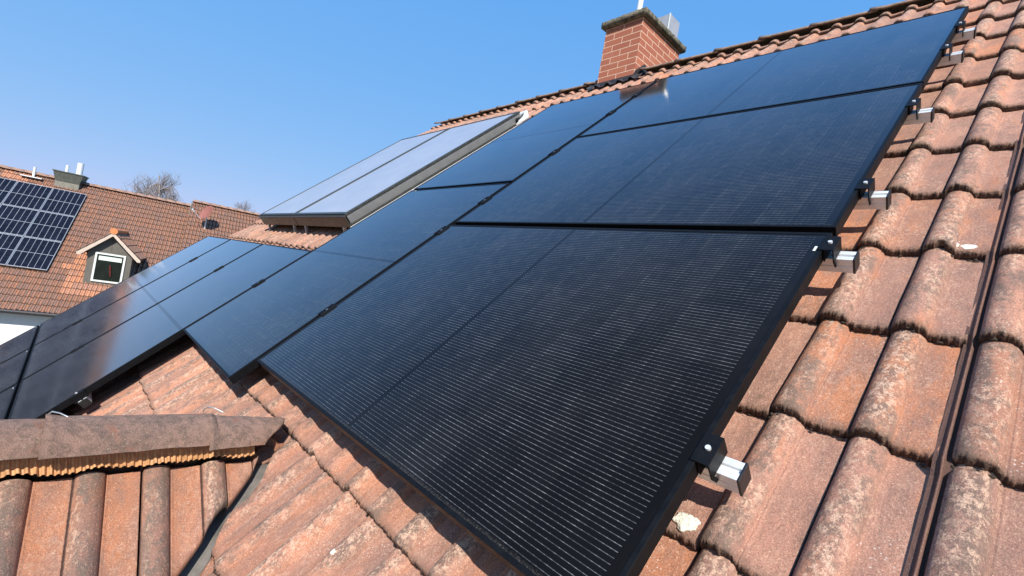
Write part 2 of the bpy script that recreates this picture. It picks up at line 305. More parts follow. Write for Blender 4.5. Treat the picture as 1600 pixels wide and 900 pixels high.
# ------------------------------------------------------------------ roof tiles (all tiles of one slope are the surface pattern of its roof mesh)
TP, EX = .294, .345
def prof(u):
    w = np.mod(u, .147); hw = .068; x = np.clip(w / hw, 0, 1)
    h = np.where(w < hw, .030 * (1 - np.abs(2 * x - 1) ** 2.3) ** .62 * (1 - .12 * x), 0.)
    h += .0016 * np.exp(-((w - hw - .004) / .003) ** 2)
    h += .004 * np.clip((w - hw) / (.147 - hw), 0, 1) ** 3 - .004 * np.exp(-(np.minimum(w, .147 - w) / .0016) ** 2)
    return h
def vnoise(a, b, f, seed=0.):
    return (np.sin(a * f * 1.7 + b * f * .9 + seed) + np.sin(a * f * -2.3 + b * f * 1.3 + seed * 2.1) + np.sin(a * f * .7 - b * f * 2.9 + 1.3 * seed)) / 3
def tile_block(ka, kb, a0, b0, nu, nv, wide=None, thick=.026, lift=.026, base=-.165):
    """ka,kb integer arrays of tile column/course; returns arrays per tile grid: a,b,n,u,v,rand,dark,wave"""
    if thick == .026: thick = .024
    T = len(ka); r = np.stack([np.modf(np.abs(np.sin(ka * 12.9898 + kb * 78.233 + i * 37.7) * 43758.5453))[0] for i in range(3)], 1)
    wd = np.zeros(T, bool) if wide is None else np.isin(ka, wide)
    uu = np.linspace(0, 1, nu)
    ks = [0.] 
    for c_ in (0., .147):
        ks += [c_ + q for q in ((.0015, .003, .006, .011, .018, .026, .034, .042, .050, .057, .062, .066, .069, .072, .078, .10, .12, .135, .143, .1455) if nu >= 26 else (.0, .004, .012, .034, .058, .068, .10, .144))]
    ks = np.unique(np.clip(np.array(ks) / TP, 0, 1)); uu = np.unique(np.round(np.concatenate([uu, ks, [1.]]), 5)) if nu > 100 else np.unique(np.concatenate([ks, [1.]])); nu = len(uu)
    ul = np.full(T, .0028); ur = np.where(wd, TP - .016, TP - .0022)
    u = ul[:, None] + (ur - ul)[:, None] * uu[None]
    u = np.concatenate([u[:, :1], u, u[:, -1:]], 1); drop_u = np.zeros(nu + 2); drop_u[0] = drop_u[-1] = 1    # side skirts
    vt = np.concatenate([[0.002, 0., .0035, .009, .018], np.linspace(.034, EX + .015, nv)]); 
    vd = np.concatenate([[thick + .004, .012, .005, .0018, .0004], np.zeros(nv)])
    U = np.repeat(u[:, None, :], len(vt), 1); V = np.broadcast_to(vt[None, :, None], U.shape).copy()
    A = a0 + ka[:, None, None] * TP + U; Bv = b0 + kb[:, None, None] * EX + V
    rag = vnoise(A, Bv * 0 + kb[:, None, None] * 3.1, 160, 1.) * .0022 + vnoise(A, Bv * 0 + kb[:, None, None] * 1.7, 520, 2.) * .0022 + vnoise(A, Bv * 0 + kb[:, None, None] * 2.7, 1100, 5.) * .0012
    fr = np.zeros(len(vt)); fr[:4] = [1.4, 1.2, .7, .3]
    Bv = Bv + rag * fr[None, :, None]
    jit = (r - .5); r4 = np.modf(r.sum(1) * 7.31)[0]
    Bv = Bv + (jit[:, 0] * .010)[:, None, None] + (jit[:, 1] * .035)[:, None, None] * (U - TP / 2)
    A = A + (jit[:, 2] * .0025)[:, None, None]
    chip = (r4 > .62)[:, None, None] * np.exp(-((U - (.03 + .23 * r[:, 1])[:, None, None]) / (.004 + .008 * r[:, 0])[:, None, None]) ** 2) * (.006 + .008 * r[:, 2])[:, None, None]
    Bv = Bv + chip * np.clip(fr, 0, 1)[None, :, None]
    n = base + prof(U) + lift * (1 - V / EX) - vd[None, :, None]
    n += (jit[:, 1] * .005)[:, None, None] + (jit[:, 2] * .035)[:, None, None] * (U - TP / 2) + vnoise(A, Bv, 22, 3.) * .0014 + vnoise(A, Bv, 70, 1.) * .0006
    n += vnoise(A, Bv, 260, .7) * .0006 * (np.abs(fr[None, :, None]) > 0)
    n = n - drop_u[None, None, :] * .03
    # rounded ends of the wave near side edges
    wave = np.clip(prof(U) / .029, 0, 1)
    dark = np.zeros_like(n); dark[:, :, 0] = dark[:, :, -1] = .8; dark[:, 0, :] = .9
    return A, Bv, n, U, V, r, dark, wave
def grid_faces(T, nr, nc):
    i = np.arange(nr - 1)[:, None] * nc + np.arange(nc - 1)[None]; q = np.stack([i, i + 1, i + nc + 1, i + nc], -1).reshape(-1, 4)
    return (q[None] + (np.arange(T) * nr * nc)[:, None, None]).reshape(-1, 4)
def build_tiles(name, mapf, blocks, mat, parent, cutters=None, wide_strips=(), label=None, extra=None):
    """blocks: list of tile_block outputs. cutters: fn(world co)->signed keep value list (bisect planes)"""
    VS, FS, ST_, UV, RN, WV = [], [], [], [], [], []; base = 0
    def push(co, fs, st, uv, rn, wv):
        nonlocal base
        VS.append(co); FS.append(fs + base); ST_.append(st); UV.append(uv); RN.append(rn); WV.append(wv); base += len(co)
    cutme = bmesh.new() if cutters else None
    for (A, B, n, U, V, r, dk, wv) in blocks:
        T, nr, nc = A.shape; co = mapf(A, B, n)
        st = np.stack([A, B, n * 1.0], -1); uv = np.stack([U, V, dk], -1); rn = np.broadcast_to(r[:, None, None, :], co.shape)
        keep = np.ones(T, bool); cross = np.zeros(T, bool)
        if cutters:
            k, c = cutters[0](co); keep &= k; cross = c & ~k if False else c; keep &= ~cross
        idx = np.where(keep)[0]; g = len(idx)
        if g: push(co[idx].reshape(-1, 3), grid_faces(g, nr, nc), st[idx].reshape(-1, 3), uv[idx].reshape(-1, 3), rn[idx].reshape(-1, 3), wv[idx].reshape(-1))
        if cutters:
            for i in np.where(cross)[0]:
                for planes in cutters[1]:
                    bm = bmesh.new(); ls = bm.verts.layers.float_vector.new('st'); lu = bm.verts.layers.float_vector.new('tuv'); lr = bm.verts.layers.float_vector.new('trnd'); lw = bm.verts.layers.float.new('wave')
                    c_ = co[i].reshape(-1, 3); vs = []
                    for j in range(len(c_)):
                        v = bm.verts.new(c_[j]); v[ls] = st[i].reshape(-1, 3)[j]; v[lu] = uv[i].reshape(-1, 3)[j]; v[lr] = r[i]; v[lw] = wv[i].reshape(-1)[j]; vs.append(v)
                    for q in grid_faces(1, nr, nc): bm.faces.new([vs[x] for x in q])
                    for (pc, pn) in planes:
                        res = bmesh.ops.bisect_plane(bm, geom=bm.verts[:] + bm.edges[:] + bm.faces[:], plane_co=pc, plane_no=pn, clear_outer=False, clear_inner=True, dist=1e-6)
                        ed = [e for e in res['geom_cut'] if isinstance(e, bmesh.types.BMEdge) and e.is_valid]
                        if ed:
                            ex = bmesh.ops.extrude_edge_only(bm, edges=ed)
                            nv = [x for x in ex['geom'] if isinstance(x, bmesh.types.BMVert)]
                            for x in nv: x.co += Vector((0, 0, -.02)); x[lu] = Vector((x[lu][0], x[lu][1], .75))
                    if bm.verts:
                        bm.verts.index_update(); bmesh.ops.triangulate(bm, faces=[f for f in bm.faces if len(f.verts) > 4])
                        cc = np.array([v.co[:] for v in bm.verts]); 
                        q4 = np.array([[v.index for v in f.verts] for f in bm.faces if len(f.verts) == 4]).reshape(-1, 4)
                        t3 = [[v.index for v in f.verts] for f in bm.faces if len(f.verts) == 3]
                        extra_t.extend([[a + base for a in f] for f in t3])
                        push(cc, q4, np.array([v[ls][:] for v in bm.verts]), np.array([v[lu][:] for v in bm.verts]), np.array([v[lr][:] for v in bm.verts]), np.array([v[lw] for v in bm.verts]))
                    bm.free()
    if extra is not None:
        for (co, fs, st, uv, rn, wv) in extra: push(co, fs, st, uv, rn, wv)
    V_ = np.concatenate(VS); F_ = np.concatenate([f for f in FS if len(f)]); nq = len(F_); nt_ = len(extra_t)
    me = bpy.data.meshes.new(name); me.vertices.add(len(V_)); me.vertices.foreach_set('co', V_.astype(np.float32).ravel())
    me.loops.add(nq * 4 + nt_ * 3); me.polygons.add(nq + nt_)
    li = np.concatenate([F_.ravel(), np.array(extra_t, int).ravel()]) if nt_ else F_.ravel()
    me.loops.foreach_set('vertex_index', li.astype(np.int32))
    me.polygons.foreach_set('loop_start', np.concatenate([np.arange(nq) * 4, nq * 4 + np.arange(nt_) * 3]).astype(np.int32))
    me.polygons.foreach_set('use_smooth', np.ones(nq + nt_, bool)); me.update(calc_edges=True); me.validate()
    for nm, arr in (('st', ST_), ('tuv', UV), ('trnd', RN)):
        at = me.attributes.new(nm, 'FLOAT_VECTOR', 'POINT'); at.data.foreach_set('vector', np.concatenate(arr).astype(np.float32).ravel())
    at = me.attributes.new('wave', 'FLOAT', 'POINT'); at.data.foreach_set('value', np.concatenate(WV).astype(np.float32))
    extra_t.clear()
    return part(name, me, mat, parent, label=label)
extra_t = []
def strip_extra(mapf, a, b0, b1, base=-.165):
    """a wide interlocking joint: sunk dark strip with a rib"""
    aa = np.array([a - .006, a + .001, a + .004, a + .0055, a + .0070, a + .0085, a + .0100, a + .012, a + .021]); nn = np.array([-.012, -.012, -.010, -.006, -.0035, -.0037, -.006, -.014, -.014]) + base + .016
    dks = np.array([.95, .9, .8, .68, .62, .66, .8, .95, .95])
    bb = np.arange(b0, b1, .02); out = []
    A = np.repeat(aa[None], len(bb), 0); B = np.repeat(bb[:, None], len(aa), 1); fr = np.mod(B - B0, EX)
    N = nn[None] + .022 * (1 - fr / EX)
    co = mapf(A[None], B[None], N[None])[0].reshape(-1, 3); st = np.stack([A, B, A * 0], -1).reshape(-1, 3)
    uv = np.stack([A * 0 + .03, fr + .05, A * 0 + dks[None]], -1).reshape(-1, 3)
    return (co, grid_faces(1, len(bb), len(aa)), st, uv, st * 0, A.ravel() * 0)

def cols_rows(k0, k1, c0, c1):
    a, b = np.meshgrid(np.arange(k0, k1), np.arange(c0, c1)); return a.ravel(), b.ravel()
A0, B0 = 1.775, -.09          # a joint and a course nose on the main roof
def map_main(A, B, N): return np.stack([A, B * CT - N * ST, B * ST + N * CT], -1)

# ------------------------------------------------------------------ the setting
gz = -6.3
g = MB(); g.add([(-700, -700, gz), (700, -700, gz), (700, 700, gz), (-700, 700, gz)], [(0, 1, 2, 3)]); tag(part('ground', g, M_grass), kind='structure')
g = MB(); g.add([(-18.5, -120, gz + .004), (-13.5, -120, gz + .004), (-13.5, 120, gz + .004), (-18.5, 120, gz + .004)], [(0, 1, 2, 3)]); tag(part('road', g, M_asphalt), kind='structure')
for x0, x1 in ((-13.5, -11.9), (-20.1, -18.5)):
    g = MB().box(x0, x1, -120, 120, gz - .1, gz + .12); tag(part('pavement', g, simple('paving', (.28, .27, .26), .9, 0, 3, .15, .003)), kind='structure')

# ------------------------------------------------------------------ our house
house = empty('house', loc=(0.3, 3.0, gz), label='house with red clay tiled roof carrying the black solar panels in the foreground', cat='house')
TR = 4.50
def main_cut(co):
    x, y = co[..., 0], co[..., 1]; a = x + y - .455; b = y - (x - .405) if False else y + 1.3 * (.43 - x) + .03
    out = (a < 0) & (b < 0)           # inside the gable's footprint
    allout = out.reshape(len(co), -1).all(1); anyout = out.reshape(len(co), -1).any(1)
    return ~anyout, anyout & ~allout
n1 = Vector((1, 1, 0)).normalized(); n2 = Vector((-1.3, 1, 0)).normalized()
p1 = Vector((.455, 0, 0)); p2 = Vector((.43, -.03, 0))
def hi(k, c): s = A0 + k * TP; t = B0 + c * EX; return (s > -.1) & (s < 3.4) & (t > -1.3) & (t < 2.0)
def mi(k, c): s = A0 + k * TP; t = B0 + c * EX; return ((s > -2.0) & (s < 4.2) & (t > -1.6)) & ~hi(k, c)
ka, kb = cols_rows(-22, 17, -13, 14)
blocks = []
WIDE = [0, 3]
for sel, nu, nv in ((hi(ka, kb), 110, 9), (mi(ka, kb), 26, 5), (~(hi(ka, kb) | mi(ka, kb)), 14, 3)):
    bl = list(tile_block(ka[sel], kb[sel], A0, B0, nu, nv, WIDE)); bl[1] = np.minimum(bl[1], TR - .015); blocks.append(tuple(bl))
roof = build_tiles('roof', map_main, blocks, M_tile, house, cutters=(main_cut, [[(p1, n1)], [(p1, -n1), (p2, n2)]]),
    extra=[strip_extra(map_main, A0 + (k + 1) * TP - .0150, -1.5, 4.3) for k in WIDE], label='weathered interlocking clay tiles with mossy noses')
mb = bmesh.new()
for k_ in range(-7, 6):
    for c_ in range(-3, 7):
        for q_ in range(16):
            u_ = random.random() * TP if random.random() < .7 else random.choice((0.001, .147)) + random.gauss(0, .005); s_ = A0 + k_ * TP + u_; t_ = B0 + c_ * EX - .002 + random.gauss(0, .002)
            if s_ > 2.7 or s_ < -.3 or (s_ + (t_ * CT + .1) < .50): continue
            if -.02 < s_ < 1.6 and t_ > .12: continue
            n_ = -.165 + float(prof(np.array(u_))) + random.uniform(-.004, .008); r_ = random.uniform(.0015, .0042)
            res = bmesh.ops.create_icosphere(mb, subdivisions=1, radius=r_, matrix=Matrix.Translation(rw(s_, t_, n_)) @ Matrix.Rotation(random.random() * 3, 4, 'X') @ Matrix.Diagonal((random.uniform(.8, 2.2), 1, random.uniform(.5, 1), 1)))
me = bpy.data.meshes.new('moss'); mb.to_mesh(me); mb.free(); part('moss', me, M_mossy, house, kind='stuff')
# boarding under the tiles, back slope, verge
g = MB(); 
def slab(g, pts, th=-.05, M=RM): g.prism([(p[0], p[1], -.215) for p in pts], (0, 0, th), M)
slab(g, [(-4.68, -4.55), (-1.6, -3.0), (.43, .0), (.43, TR - .02), (-4.68, TR - .02)])
slab(g, [(.43, .0), (1.2, -1.1), (3.8, -4.55), (6.7, -4.55), (6.7, TR - .02), (.43, TR - .02)])
part('roof_boarding', g, M_lead, house)
ry, rz = TR * CT + .165 * ST, TR * ST - .165 * CT
def map_back(A, B, N): return np.stack([A, 2 * ry - (B * CT - N * ST), B * ST + N * CT], -1)
ka, kb = cols_rows(-22, 17, -13, 13)
build_tiles('rear_roof', map_back, [tile_block(ka, kb, A0, B0, 10, 2)], M_tile, house)
g = MB(); ye = 2 * ry
g.box(-4.55, 6.5, -3.1, ye + 3.1, gz, -3.1); 
g.prism([(-4.5, -3.05, -3.12), (-4.5, ry * 2 + 3.05, -3.12), (-4.5, ry, rz - .25)], (11, 0, 0)); part('wall', g, M_plaster, house)
# main ridge caps
def cap_mesh(mb, L, r0, r1, axis_fn, th=.014, half=1.75, seg=14, nl=5, noise_a=.0):
    rows = [];
    for j in range(nl + 1):
        f = j / nl; r = r0 + (r1 - r0) * f
        for rr in (r, r - th):
            rows.append([axis_fn(f * L, math.sin(a) * rr, math.cos(a) * rr * 1.0) for a in np.linspace(-half, half, seg + 1)])
    vs = [p for row in rows for p in row]; nc = seg + 1; fs = []
    for j in range(nl):
        for k in range(seg):
            a = (2 * j) * nc + k; b = (2 * j + 2) * nc + k; fs.append((a, a + 1, b + 1, b)); a += nc; b += nc; fs.append((a, b, b + 1, a + 1))
    for k in range(seg): fs.append((k, nc + k, nc + k + 1, k + 1)); e = 2 * nl * nc; fs.append((e + k, e + k + 1, e + nc + k + 1, e + nc + k))
    for j in range(nl):
        for k in (0, seg): a = 2 * j * nc + k; b = a + 2 * nc; fs.append((a, b, b + nc, a + nc))
    mb.add(vs, fs, True)
for xa, xb in ((-4.62, -1.36), (-.80, 6.7)):
    g = MB(); x = xa
    while x < xb - .05:
        dz = (random.random() - .5) * .008; dy = (random.random() - .5) * .008; L_ = min(.43, xb - x)
        cap_mesh(g, L_, .105, .094, lambda l, a, b, x=x, dy=dy, dz=dz: (x + l, ry + a + dy, rz - .004 + b * .74 + dz + (.010 if l < .05 else 0)), half=1.25)
        x += .385
    part('ridge_cap', g, M_ridge_main, house)

# chimney
CX0, CX1, CY0, CY1, CZ0, CZ1 = -1.307, -.839, 3.30, 4.07, 2.4, 3.501
g = MB().box(CX0, CX1, CY0, CY1, CZ0, CZ1); me = g.mesh('chimney')
at = me.attributes.new('bm', 'FLOAT_VECTOR', 'CORNER'); buf = []
for pl in me.polygons:
    for li in pl.loop_indices:
        c = me.vertices[me.loops[li].vertex_index].co; nn = pl.normal
        buf += [(c.x - CX1) if abs(nn.y) > .5 else (c.y - CY0), c.z - CZ1 + .01, 0]
at.data.foreach_set('vector', buf)
ch = part('chimney', me, M_brick, house, label='red brick chimney stack with mossy slab')
def rough_box(x0, x1, y0, y1, z0, z1, amp, step):
    bm = bmesh.new(); bmesh.ops.create_cube(bm, size=1)
    for v in bm.verts: v.co = Vector(((x0 + x1) / 2 + v.co.x * (x1 - x0), (y0 + y1) / 2 + v.co.y * (y1 - y0), (z0 + z1) / 2 + v.co.z * (z1 - z0)))
    bmesh.ops.bevel(bm, geom=bm.edges[:], offset=.008, segments=2, affect='EDGES')
    bmesh.ops.subdivide_edges(bm, edges=[e for e in bm.edges if e.calc_length() > step * 3], cuts=int(.7 / step), use_grid_fill=True)
    for v in bm.verts: v.co += noise.noise_vector(v.co * 18) * amp + noise.noise_vector(v.co * 55) * amp * .5
    me = bpy.data.meshes.new('x'); bm.to_mesh(me); bm.free()
    for p in me.polygons: p.use_smooth = True
    return me
part('chimney_slab', rough_box(CX0 - .045, CX1 + .05, CY0 - .05, CY1 + .05, CZ1, CZ1 + .070, .0035, .03), M_moss, ch)
part('flue_pipe', MB().tube([(-1.135, 3.59, CZ1 + .06), (-1.135, 3.59, CZ1 + .60)], .031, 16), M_pipe, ch)
g = MB()
for (x0, x1, y0, y1) in ((-1.03, -.87, 3.81, 3.813), (-.873, -.87, 3.813, 4.02), (-1.03, -1.027, 3.813, 4.02)): g.box(x0, x1, y0, y1, CZ1 + .06, CZ1 + .32)
part('flue_hood', g, M_hood, ch)
part('hood_edge', MB().box(-.876, -.866, 3.802, 3.812, CZ1 + .05, CZ1 + .325), M_white, ch)
# flashing round the chimney: upstand and dressed apron
g = MB(); e = .012
fz = lambda y: (min(y, 2 * ry - y) * math.tan(PITCH)) - .13 / CT
ys = [CY0 - e, ry, CY1 + e]
for X in (CX0 - e, CX1 + e):
    s = [(X, y, fz(y)) for y in ys] + [(X, y, max(fz(y) + .09, 2.88)) for y in reversed(ys)]; g.prism(s, (e * .8 if X > CX1 else -e * .8, 0, 0))
g.prism([(CX0 - e, CY0 - e, fz(CY0) - .02), (CX1 + e, CY0 - e, fz(CY0) - .02), (CX1 + e, CY0 - e, 2.885), (CX0 - e, CY0 - e, 2.885)], (0, -e * .8, 0))
tt = (CY0 - .11 * ST) / CT
na = 40; vs = []
for j, tq in enumerate((tt + .03, tt - .02, tt - .06)):
    for k in range(na + 1):
        s_ = CX0 - .10 + (CX1 - CX0 + .2) * k / na; h_ = float(prof(np.array(s_ - A0))); vs.append(rw(s_, tq + (.006 * math.sin(k * 1.9) if j == 2 else 0), -.122 + h_ * (.3 + .33 * j) + .008 * (2 - j)))
g.add(vs, [(j * (na + 1) + k, (j + 1) * (na + 1) + k, (j + 1) * (na + 1) + k + 1, j * (na + 1) + k + 1) for j in range(2) for k in range(na)], True)
part('flashing', g, M_lead, ch)

# ---- cross gable (lower left)
GX, GZ = .43, -.20
def map_gr(A, B, N): return np.stack([GX - B * CT + N * ST, A, GZ + B * ST + N * CT], -1)
def gcut(co):
    out = (co[..., 0] + co[..., 1]) > .39
    ao = out.reshape(len(co), -1).all(1); an = out.reshape(len(co), -1).any(1); return ~an, an & ~ao
ka, kb = cols_rows(-11, 3, -13, 0)
gb0 = .345 - .13 - .345 * 1.0 - .0
GA0 = -.38
sel = (kb >= -3) & (ka > -6)
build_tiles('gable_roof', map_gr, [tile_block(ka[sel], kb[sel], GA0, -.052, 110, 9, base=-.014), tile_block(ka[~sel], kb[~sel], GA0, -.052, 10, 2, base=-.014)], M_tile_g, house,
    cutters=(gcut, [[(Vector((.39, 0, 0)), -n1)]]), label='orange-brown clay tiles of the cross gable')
P2 = R(50)
def map_gl(A, B, N): return np.stack([GX + B * math.cos(P2) - N * math.sin(P2), A, GZ + B * math.sin(P2) + N * math.cos(P2)], -1)
def glcut(co):
    out = co[..., 1] > -1.3 * (.43 - co[..., 0]) - .04
    ao = out.reshape(len(co), -1).all(1); an = out.reshape(len(co), -1).any(1); return ~an, an & ~ao
ka, kb = cols_rows(-11, 3, -13, 0)
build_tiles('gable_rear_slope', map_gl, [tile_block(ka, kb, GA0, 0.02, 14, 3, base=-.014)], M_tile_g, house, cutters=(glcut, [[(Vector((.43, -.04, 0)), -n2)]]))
g = MB(); z0 = -3.1; hw = 2.6
g.prism([(GX, -.35, GZ - .1), (GX + hw, -.35 - hw, GZ - .1 - hw * math.tan(PITCH)), (GX + hw, -3.5, GZ - .1 - hw * math.tan(PITCH)), (GX, -3.5, GZ - .1)], (0, 0, -.04))
part('gable_boarding', g, M_lead, house)
g = MB(); g.prism([(GX, -3.45, GZ - .15), (GX + 2.4, -3.45, GZ - .15 - 2.4 * .916), (GX + 2.4, -3.45, gz), (GX - 2.2, -3.45, gz), (GX - 2.2, -3.45, GZ - .15 - 2.2 * 1.19)], (0, .25, 0)); part('gable_wall', g, M_plaster, house)
# valley sheet: a folded metal channel
g = MB(); vs = []
vdir = Vector((1, -1, -.916)); NV = 30
for k in range(NV + 1):
    d = .0 + 2.6 * k / NV; c = Vector((.4335, 0, -.2035 - .072)) + Vector((d, -d, -.916 * d))
    wl = min(.15, d * 1.3 + .01); wr = min(.13, .032 + d * .7)
    for (w_, hh) in ((-wl, wl * .648), (-.03 * min(1, wl / .03), .012), (-.012, .010), (-.004, .020), (.004, .020), (.012, .010), (.03 * min(1, .3 + d * 8), .022), (wr, wr * .648)):
        vs.append(c + Vector((.7071, .7071, 0)) * w_ + Vector((0, 0, hh + .003 * math.sin(k * 1.3 + w_ * 40))))
nc = 8; g.add(vs, [(k * nc + j, k * nc + j + 1, (k + 1) * nc + j + 1, (k + 1) * nc + j) for k in range(NV) for j in range(nc - 1)], False)
part('valley_gutter', g, M_sheet, house, label='grey metal valley channel between the two tiled slopes')
# gable ridge tiles
def nz(p, f, a): q = Vector(p); return q + noise.noise_vector(q * f) * a
def ridge_piece(y0, y1, r0, r1, zc, lab, taper_cut=False, xoff=0):
    g = MB(); L = y1 - y0
    nl, seg = 22, 28
    rows = []
    for th in (0, .016):
        for j in range(nl + 1):
            f = j / nl; r = r0 + (r1 - r0) * f + (.006 * math.exp(-(f * L / .02) ** 2))
            for k in range(seg + 1):
                a = -1.62 + 2.95 * k / seg
                rr = r - th; y = y0 + L * f
                if taper_cut:       # the end piece is cut back obliquely on the side over the valley
                    y = y0 + L * f * (1 - .34 * max(0, math.sin(a)) ** 2)
                p = (GX + xoff + math.sin(a) * rr * 1.08, y, zc + math.cos(a) * rr * .95 - (.03 * max(0, -a - 1.2)))
                rows.append(nz(nz(p, 22, .0018), 120, .0007))
    nc = seg + 1; b = (nl + 1) * nc; fs = []
    for j in range(nl):
        for k in range(seg):
            q = j * nc + k; fs.append((q, q + nc, q + nc + 1, q + 1)); fs.append((b + q, b + q + 1, b + q + nc + 1, b + q + nc))
    for k in range(seg): fs.append((k, k + 1, b + k + 1, b + k)); q = nl * nc + k; fs.append((q, b + q, b + q + 1, q + 1))
    for j in range(nl):
        for k in (0, seg): q = j * nc + k; fs.append((q, b + q, b + q + nc, q + nc))
    g.add(rows, fs, True); return part('ridge_tile', g, M_ridge, house, label=lab)
ZC = -.168
cap_c = ridge_piece(-.235, .0, .097, .078, ZC - .014, 'tapered pale end piece of the gable ridge', True)
cap_a = ridge_piece(-.605, -.215, .098, .086, ZC, 'long mossy middle tile of the gable ridge')
cap_b = ridge_piece(-.985, -.585, .098, .086, ZC + .004, 'mottled gable ridge tile with a white lichen patch')
for k in range(6): ridge_piece(-1.365 - .38 * k, -.965 - .38 * k, .098, .086, ZC + .004, None)
def clip(y, xs=0):
    pts = [(GX - .060, y - .012, ZC + .062), (GX - .052, y - .012, ZC + .085), (GX - .040, y - .004, ZC + .098), (GX - .022, y + .012, ZC + .098), (GX - .008, y + .034, ZC + .088)]
    return MB().tube(pts, .0020, 8)
for y, pr in ((-.59, cap_a), (-.225, cap_c)): part('ridge_clip', clip(y), M_alu_dull, pr)
# pleated orange ridge roll under the caps
g = MB(); vs = []; ny = 1500
for k in range(ny + 1):
    y = -2.9 + 2.80 * k / ny; ph = (y / .0155 + .35 * math.sin(y * 23)) * 2 * PI
    h_ = float(prof(np.array(y - GA0))); wv = math.tanh(2.6 * math.sin(ph)) * .0046
    for j, (b, N) in enumerate(((.007, .066), (-.026, .047), (-.044, .031))):
        vs.append(map_gr(np.array(y + j * .003), np.array(b - .003 * (j == 2) * math.sin(y * 31)), np.array(N + (h_ * .45) * (j == 2) + wv * (j > 0))))
nc = 3; g.add(vs, [(k * nc + j, k * nc + j + 1, (k + 1) * nc + j + 1, (k + 1) * nc + j) for k in range(ny) for j in range(2)], False)
part('ridge_roll', g, M_orange, house, label='pleated orange flexible strip below the gable ridge tiles')

# lime / bird spots and a fallen blob on tiles
def spot(s, t, r, lab, asp=.6, hh=.004):
    bm = bmesh.new(); bmesh.ops.create_icosphere(bm, subdivisions=4, radius=1)
    fr = ((t - B0) % EX); base = -.165 + float(prof(np.array(s - A0))) + .026 * (1 - fr / EX)
    for v in bm.verts:
        d = v.co.normalized(); k = 1 + .45 * noise.noise(Vector((d.x * 1.6, d.y * 1.6, s * 7))) + .2 * noise.noise(Vector((d.x * 5, d.y * 5, s * 3)))
        ds, dt = d.x * r * k, d.y * r * k * asp
        b = -.165 + float(prof(np.array(s + ds - A0))) + .026 * (1 - ((t + dt - B0) % EX) / EX)
        v.co = rw(s + ds, t + dt, b + d.z * hh * (1 + .5 * noise.noise(d * 6)))
    me = bpy.data.meshes.new('s'); bm.to_mesh(me); bm.free()
    for p in me.polygons: p.use_smooth = True
    return tag(part('mortar_spot', me, M_lime), lab, 'mortar spot')
spot(2.005, 1.322, .026, 'yellowish white splash on a clay tile at the right of the roof', .5, .0015)
spot(1.738, .283, .022, 'cream mortar lump at a tile nose below the lowest rail end', .9, .007)
spot(1.857, 1.115, .011, 'small pale splash on a tile right of the second rail end', .6, .0015)
spot(1.068, -.20, .008, 'small white fleck on the tiles below the nearest panel', .9, .003)
spot(.90, -.145, .006, 'tiny orange-lit fleck beside a tile nose under the nearest panel', .9, .002) if False else None

# ------------------------------------------------------------------ solar panels
PL, PW = 1.762, 1.134
def panel_proto(frame_mat, cell_mat, lip=.011):
    root = empty('solar_panel')
    g = MB(); D = .035
    prof_ = [(0, -D), (0, 0), (lip, 0), (lip, -.0015), (lip - .001, -.0085), (.002, -.0085), (.002, -D + .002), (.028, -D + .002), (.028, -D)]
    rings = []
    for (d, z) in prof_: rings.append([(d, d, z), (PL - d, d, z), (PL - d, PW - d, z), (d, PW - d, z)])
    vs = [p for r_ in rings for p in r_]; n = len(prof_); fs = []
    for i in range(n):
        for k in range(4): a = i * 4 + k; b = i * 4 + (k + 1) % 4; c = ((i + 1) % n) * 4 + (k + 1) % 4; d_ = ((i + 1) % n) * 4 + k; fs.append((a, b, c, d_))
    g.add(vs, fs); me = g.mesh('frame'); bm = bmesh.new(); bm.from_mesh(me); bmesh.ops.recalc_face_normals(bm, faces=bm.faces); bm.to_mesh(me); bm.free()
    part('frame', me, frame_mat, root, True, bevel=.0007)
    g = MB().box(lip - .0005, PL - lip + .0005, lip - .0005, PW - lip + .0005, -.007, -.0018); me = g.mesh('cell_glass')
    at = me.attributes.new('pm', 'FLOAT_VECTOR', 'POINT'); at.data.foreach_set('vector', [c for v in me.vertices for c in v.co])
    part('cell_glass', me, cell_mat, root, True)
    return root
GRP = 'black solar panels on the main roof'
proto = panel_proto(M_black, M_cells); first = True
def place_panel(s, t, portrait, label, n=0.0):
    global first
    o = proto if first else copy_tree(proto); first = False
    Mx = RM @ Matrix.Translation((s, t, n))
    if portrait: Mx = Mx @ Matrix.Translation((PW, 0, 0)) @ Matrix.Rotation(PI / 2, 4, 'Z')
    o.matrix_world = Mx @ Matrix.Rotation(random.uniform(-.0008, .0008), 4, 'X'); tag(o, label, 'solar panel', GRP); return o
T1, T2, T3 = 0.003, 1.168, 2.316
near = place_panel(0.0, T1, False, 'black landscape solar panel nearest the camera, lowest of the right column')
place_panel(0.0, T2, False, 'black landscape solar panel in the middle of the right column')
place_panel(0.0, T3, False, 'topmost black landscape solar panel of the right column, just below the ridge')
part('sticker', MB().box(1.742, 1.748, 1.04, 1.062, .0002, .0008), M_white, near, True)
TB = -.117
place_panel(-PW - .02, TB, True, 'upright black panel between the nearest panel and the left group, with pale smears')
place_panel(-PW - .02, TB + PL + .022, True, 'upright black panel beside the thermal collectors, its top below the chimney')
T3C = .76
names = [('black panel of the left group directly beside the open strip of tiles, upper row', 'lower row panel of the left group closest to the gable ridge'),
         ('middle black panel of the left group, upper row', 'middle panel in the lower row of the left group'),
         ('leftmost black panel of the upper row, in front of the dormer', 'leftmost panel of the lower row, against the white wall')]
for k in range(3):
    s = -PW * (k + 2) - .022 * (k + 1) - .012
    place_panel(s, T3C - PL, True, names[k][0]); place_panel(s, T3C - 2 * PL - .022, True, names[k][1])

